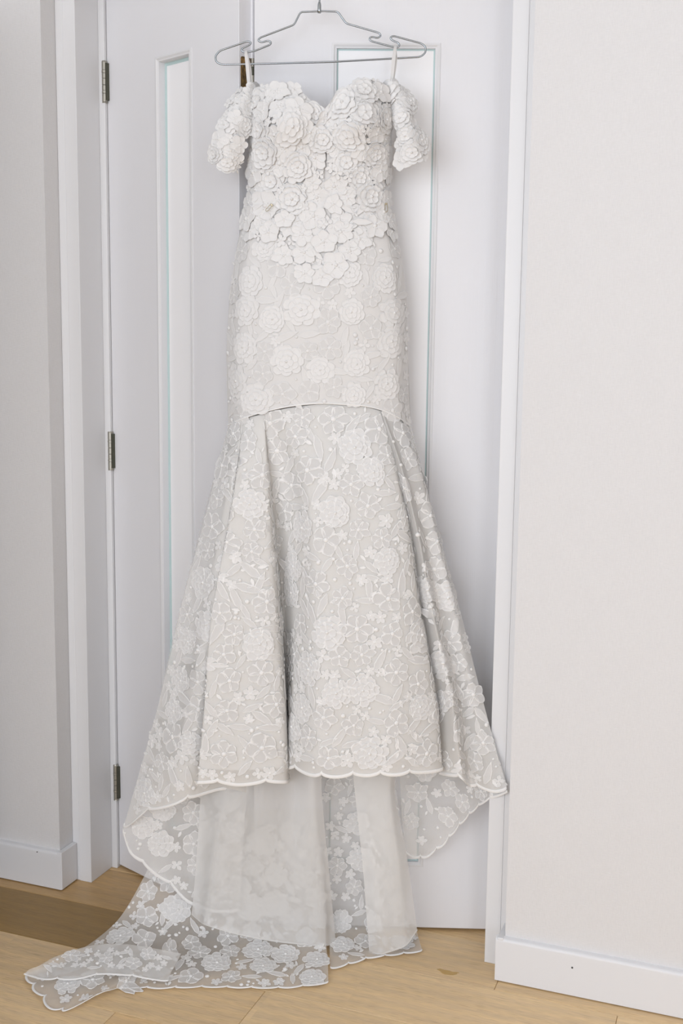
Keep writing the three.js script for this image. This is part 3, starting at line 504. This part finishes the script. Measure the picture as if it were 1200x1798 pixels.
scatter(tailL, pTailL, flat, [['lace_rosette', 5, 0.032, 0.038], ['lace_flower', 14, 0.028, 0.036], ['lace_leaf', 14, 0.020, 0.028], ['lace_blossom', 22, 0.012, 0.017]], { dots: 20, t0: 0.15, gap: 0.78 });
obj('hem_cord', tailL.band((s) => tailL.tEnd(s), 0.0085, 0.0016, 130), M.cord, dress);
const trainR = new Cloth(NET.trainRight, 50, 80).scallops(5, 0.008), pTrainR = obj('train', trainR.sheet(), M.tulle, dress);
scatter(trainR, pTrainR, flat, [['lace_rosette', 6, 0.030, 0.036], ['lace_flower', 12, 0.026, 0.034], ['lace_leaf', 12, 0.018, 0.026], ['lace_blossom', 22, 0.012, 0.016]], { dots: 20, t0: 0.05, gap: 0.78 });
obj('hem_cord', trainR.band((s) => trainR.tEnd(s), 0.006, 0.0016, 150), M.cord, dress);
const tailR = new Cloth(NET.tailRight, 70, 40).scallops(8, 0.009), pTailR = obj('lace_tail', tailR.sheet(), M.tulle, dress);
scatter(tailR, pTailR, flat, [['lace_rosette', 3, 0.028, 0.036], ['lace_flower', 8, 0.026, 0.032], ['lace_leaf', 6, 0.018, 0.026], ['lace_blossom', 10, 0.012, 0.016]], { dots: 10, t0: 0.05, gap: 0.78 });
obj('hem_cord', tailR.band((s) => tailR.tEnd(s), 0.007, 0.0016, 200), M.cord, dress);
obj('underskirt', skirt.layer(0.085, 0.83, 0, 0.95, 0.004), M.underskirt, dress);     // close behind the lace, leaving its side folds sheer
const back = new Cloth(NET.skirtBack, 90, 50), pSkirtBack = obj('inner_skirt', back.sheet(), M.tulle, dress);
scatter(back, pSkirtBack, flat, [['lace_rosette', 10, 0.036, 0.044], ['lace_flower', 24, 0.032, 0.040], ['lace_leaf', 24, 0.022, 0.030], ['lace_blossom', 30, 0.014, 0.020]], { merged: true, gap: 0.8 });
// organza linings between the lace layers
const linL = new Cloth(NET.liningLeft, 90, 90), linR = new Cloth(NET.liningRight, 70, 90);
obj('lining', linL.sheet(), M.organza, dress); obj('lining', linR.sheet(), M.organza, dress);
obj('lining_hem', linL.band(() => 1, 0.004, 0.0008, 90), M.organza, dress); obj('lining_hem', linR.band(() => 1, 0.004, 0.0008, 90), M.organza, dress);

// off-shoulder sleeves: flattened tubes of net, thick with flowers
function sleeve(path, widths, name) {
  const pts = path.map(V), face = (q, depth) => [-1, -0.6, -0.2, 0.2, 0.6, 1].map((e) => pts.map((p, i) => {
    const d = pts[Math.min(i + 1, pts.length - 1)].clone().sub(pts[Math.max(0, i - 1)]).normalize(), side = new THREE.Vector3(-d.y, d.x, 0).normalize();
    return p.clone().addScaledVector(side, e * widths[i] * q).add(new THREE.Vector3(0, 0, depth * (1 - 0.85 * e * e)));
  }));
  const front = new Cloth(face(0.9, 0.016), 40, 40), rear = new Cloth(face(0.9, -0.03), 30, 30), m = obj(name, [front.sheet(), rear.sheet()], M.tulle, dress);
  return [front, m];
}
const [slL, mSlL] = sleeve(NET.sleeveLeft, [0.014, 0.029, 0.031, 0.032, 0.027], 'sleeve');
const [slR, mSlR] = sleeve(NET.sleeveRight, [0.014, 0.024, 0.019, 0.024, 0.030], 'sleeve');
for (const [c, m] of [[slL, mSlL], [slR, mSlR]]) scatter(c, m, ruffled, [['lace_rosette', 6, 0.026, 0.032], ['lace_flower', 26, 0.018, 0.027], ['lace_blossom', 20, 0.010, 0.014], ['lace_leaf', 6, 0.015, 0.02]], { s0: 0.02, s1: 0.98, t0: 0.03, t1: 0.98, gap: 0.52, lift: 0.001, jitter: 0.005, thread: M.bodiceLace, free: true });

// hanger loops of narrow ribbon, each over the wire
for (const path of [NET.loopLeft, NET.loopRight]) {
  const pts = path.map(V), top = pts[0], g = [];
  for (const [dw, du] of [[0.0045, 0], [-0.0045, 0.004]]) {
    const cols = [-1, 1].map((e) => [top.clone().add(new THREE.Vector3(e * 0.0032, 0.0032, 0)), top.clone().add(new THREE.Vector3(e * 0.0032, -0.001, dw * 1.2)), pts[1].clone().add(new THREE.Vector3(e * 0.004 + du, 0, dw * 0.8)), pts[2].clone().add(new THREE.Vector3(e * 0.0025, -0.02, dw * 0.3))]);
    g.push(new Cloth(cols, 6, 140).sheet());
  }
  obj('hanger_loop', g, M.ribbon, dress);
}

// ------------------------------------------------------------------ wire hanger on an over-door hook
const hanger = dressGroup('clothes_hanger');
tag(hanger, 'bent chrome wire clothes hanger with notched shoulders, holding the dress loops', 'hanger');
{
  const pts = NET.wirePath.map(V), r = 0.0021, path = new THREE.CurvePath();
  const cut = (a, b) => { const d = a.distanceTo(b); return Math.min(d * 0.45, 0.0065); };
  pts.push(pts[0].clone().add(new THREE.Vector3(0, 0, 0))); const n = pts.length;
  for (let i = 0; i < n - 1; i++) {
    const a = pts[i], b = pts[i + 1], d = b.clone().sub(a).normalize();
    const p0 = i ? a.clone().addScaledVector(d, cut(a, b)) : a, p1 = i < n - 2 ? b.clone().addScaledVector(d, -cut(a, b)) : b;
    path.add(new THREE.LineCurve3(p0, p1));
    if (i < n - 2) { const c = pts[i + 2], e = c.clone().sub(b).normalize(); path.add(new THREE.QuadraticBezierCurve3(p1, b, b.clone().addScaledVector(e, cut(b, c)))); }
  }
  const pos = []; for (const c of path.curves) { const m = c.isLineCurve3 ? 2 : 6; for (let k = pos.length ? 1 : 0; k <= m; k++) pos.push(c.getPoint(k / m)); }
  class Poly extends THREE.Curve { getPoint(t, o = new THREE.Vector3()) { const x = t * (pos.length - 1), i = Math.min(pos.length - 2, Math.floor(x)); return o.lerpVectors(pos[i], pos[i + 1], x - i); } getPointAt(t, o) { return this.getPoint(t, o); } getTangentAt(t, o) { return this.getTangent(t, o); } }
  obj('wire_frame', new THREE.TubeGeometry(new Poly(), pos.length - 1, r, 8, false), M.chrome, hanger);
  const base = V(NET.stem[0]), u = base.x, w = base.z;
  obj('ferrule', new THREE.LatheGeometry([[0, -0.004], [0.004, -0.004], [0.0044, 0.002], [0.0040, 0.014], [0.0026, 0.019], [0, 0.019]].map(([x, y]) => new THREE.Vector2(x, y)), 18).translate(u, base.y, w), M.chrome, hanger);
  const hookPts = [[0, 0.012], [0, 0.055], [-0.006, 0.07], [-0.0135, 0.083], [-0.0145, 0.095], [-0.009, 0.106], [0, 0.1095], [0.009, 0.106], [0.0135, 0.096]].map(([q, y]) => new THREE.Vector3(u + q, base.y + y, w));
  obj('hook', new THREE.TubeGeometry(new THREE.CatmullRomCurve3(hookPts), 48, 0.0021, 8), M.chrome, hanger);
  // flat steel strap over the top of the wide leaf
  const strap = dressGroup('door_hook');
  tag(strap, 'flat steel hook over the top edge of the wide door leaf above the hanger', 'hook');
  const yb = base.y + 0.075;
  obj('strap', [rbox(u - 0.012, u + 0.012, yb - 0.02, DH, 0.0006, 0.0022, 0.0005), rbox(u - 0.012, u + 0.012, DH - 0.0035, DH - 0.0019, -0.044, 0.0022, 0.0005), rbox(u - 0.012, u + 0.012, DH - 0.04, DH - 0.002, -0.044, -0.0424, 0.0005)], M.chrome, strap);
  obj('peg', new THREE.CylinderGeometry(0.004, 0.004, 0.075, 14).rotateX(Math.PI / 2).translate(u, base.y + 0.1031, 0.038), M.chrome, strap);
}
// safety pins on the waist
function pin(path, label) {
  const [a, b] = path.map(V), g = dressGroup(numbered('safety_pin'));
  tag(g, label, 'safety pin');
  const d = b.clone().sub(a), L = d.length(), e = d.clone().normalize(), s = new THREE.Vector3(e.y, -e.x, 0), at = (x, y) => a.clone().addScaledVector(e, x * L).addScaledVector(s, y * 0.0028).add(new THREE.Vector3(0, 0, 0.006));
  obj('pin_wire', new THREE.TubeGeometry(new THREE.CatmullRomCurve3([at(0.95, -0.9), at(0.5, -1), at(0.08, -0.9), at(-0.06, 0), at(0.08, 0.9), at(0.5, 1), at(0.95, 0.9)]), 40, 0.0007, 6), M.pin, g);
  obj('clasp', new RoundedBoxGeometry(0.006, 0.004, 0.0022, 2, 0.001).applyQuaternion(new THREE.Quaternion().setFromUnitVectors(new THREE.Vector3(0, 1, 0), e)).translate(...at(0.95, 0).toArray()), M.pin, g);
}
pin(NET.pinLeft, 'small brass safety pin slanting on the left side of the dress waist');
pin(NET.pinRight, 'small upright safety pin on the right side of the dress waist');

// ------------------------------------------------------------------ render
const renderer = new THREE.WebGLRenderer({ antialias: true });
renderer.toneMapping = THREE.LinearToneMapping;
renderer.toneMappingExposure = EXPOSURE;
renderer.shadowMap.enabled = true;
scene.traverse((o) => { if (o.isLight && o.shadow) o.castShadow = true; });
renderer.render(scene, camera);
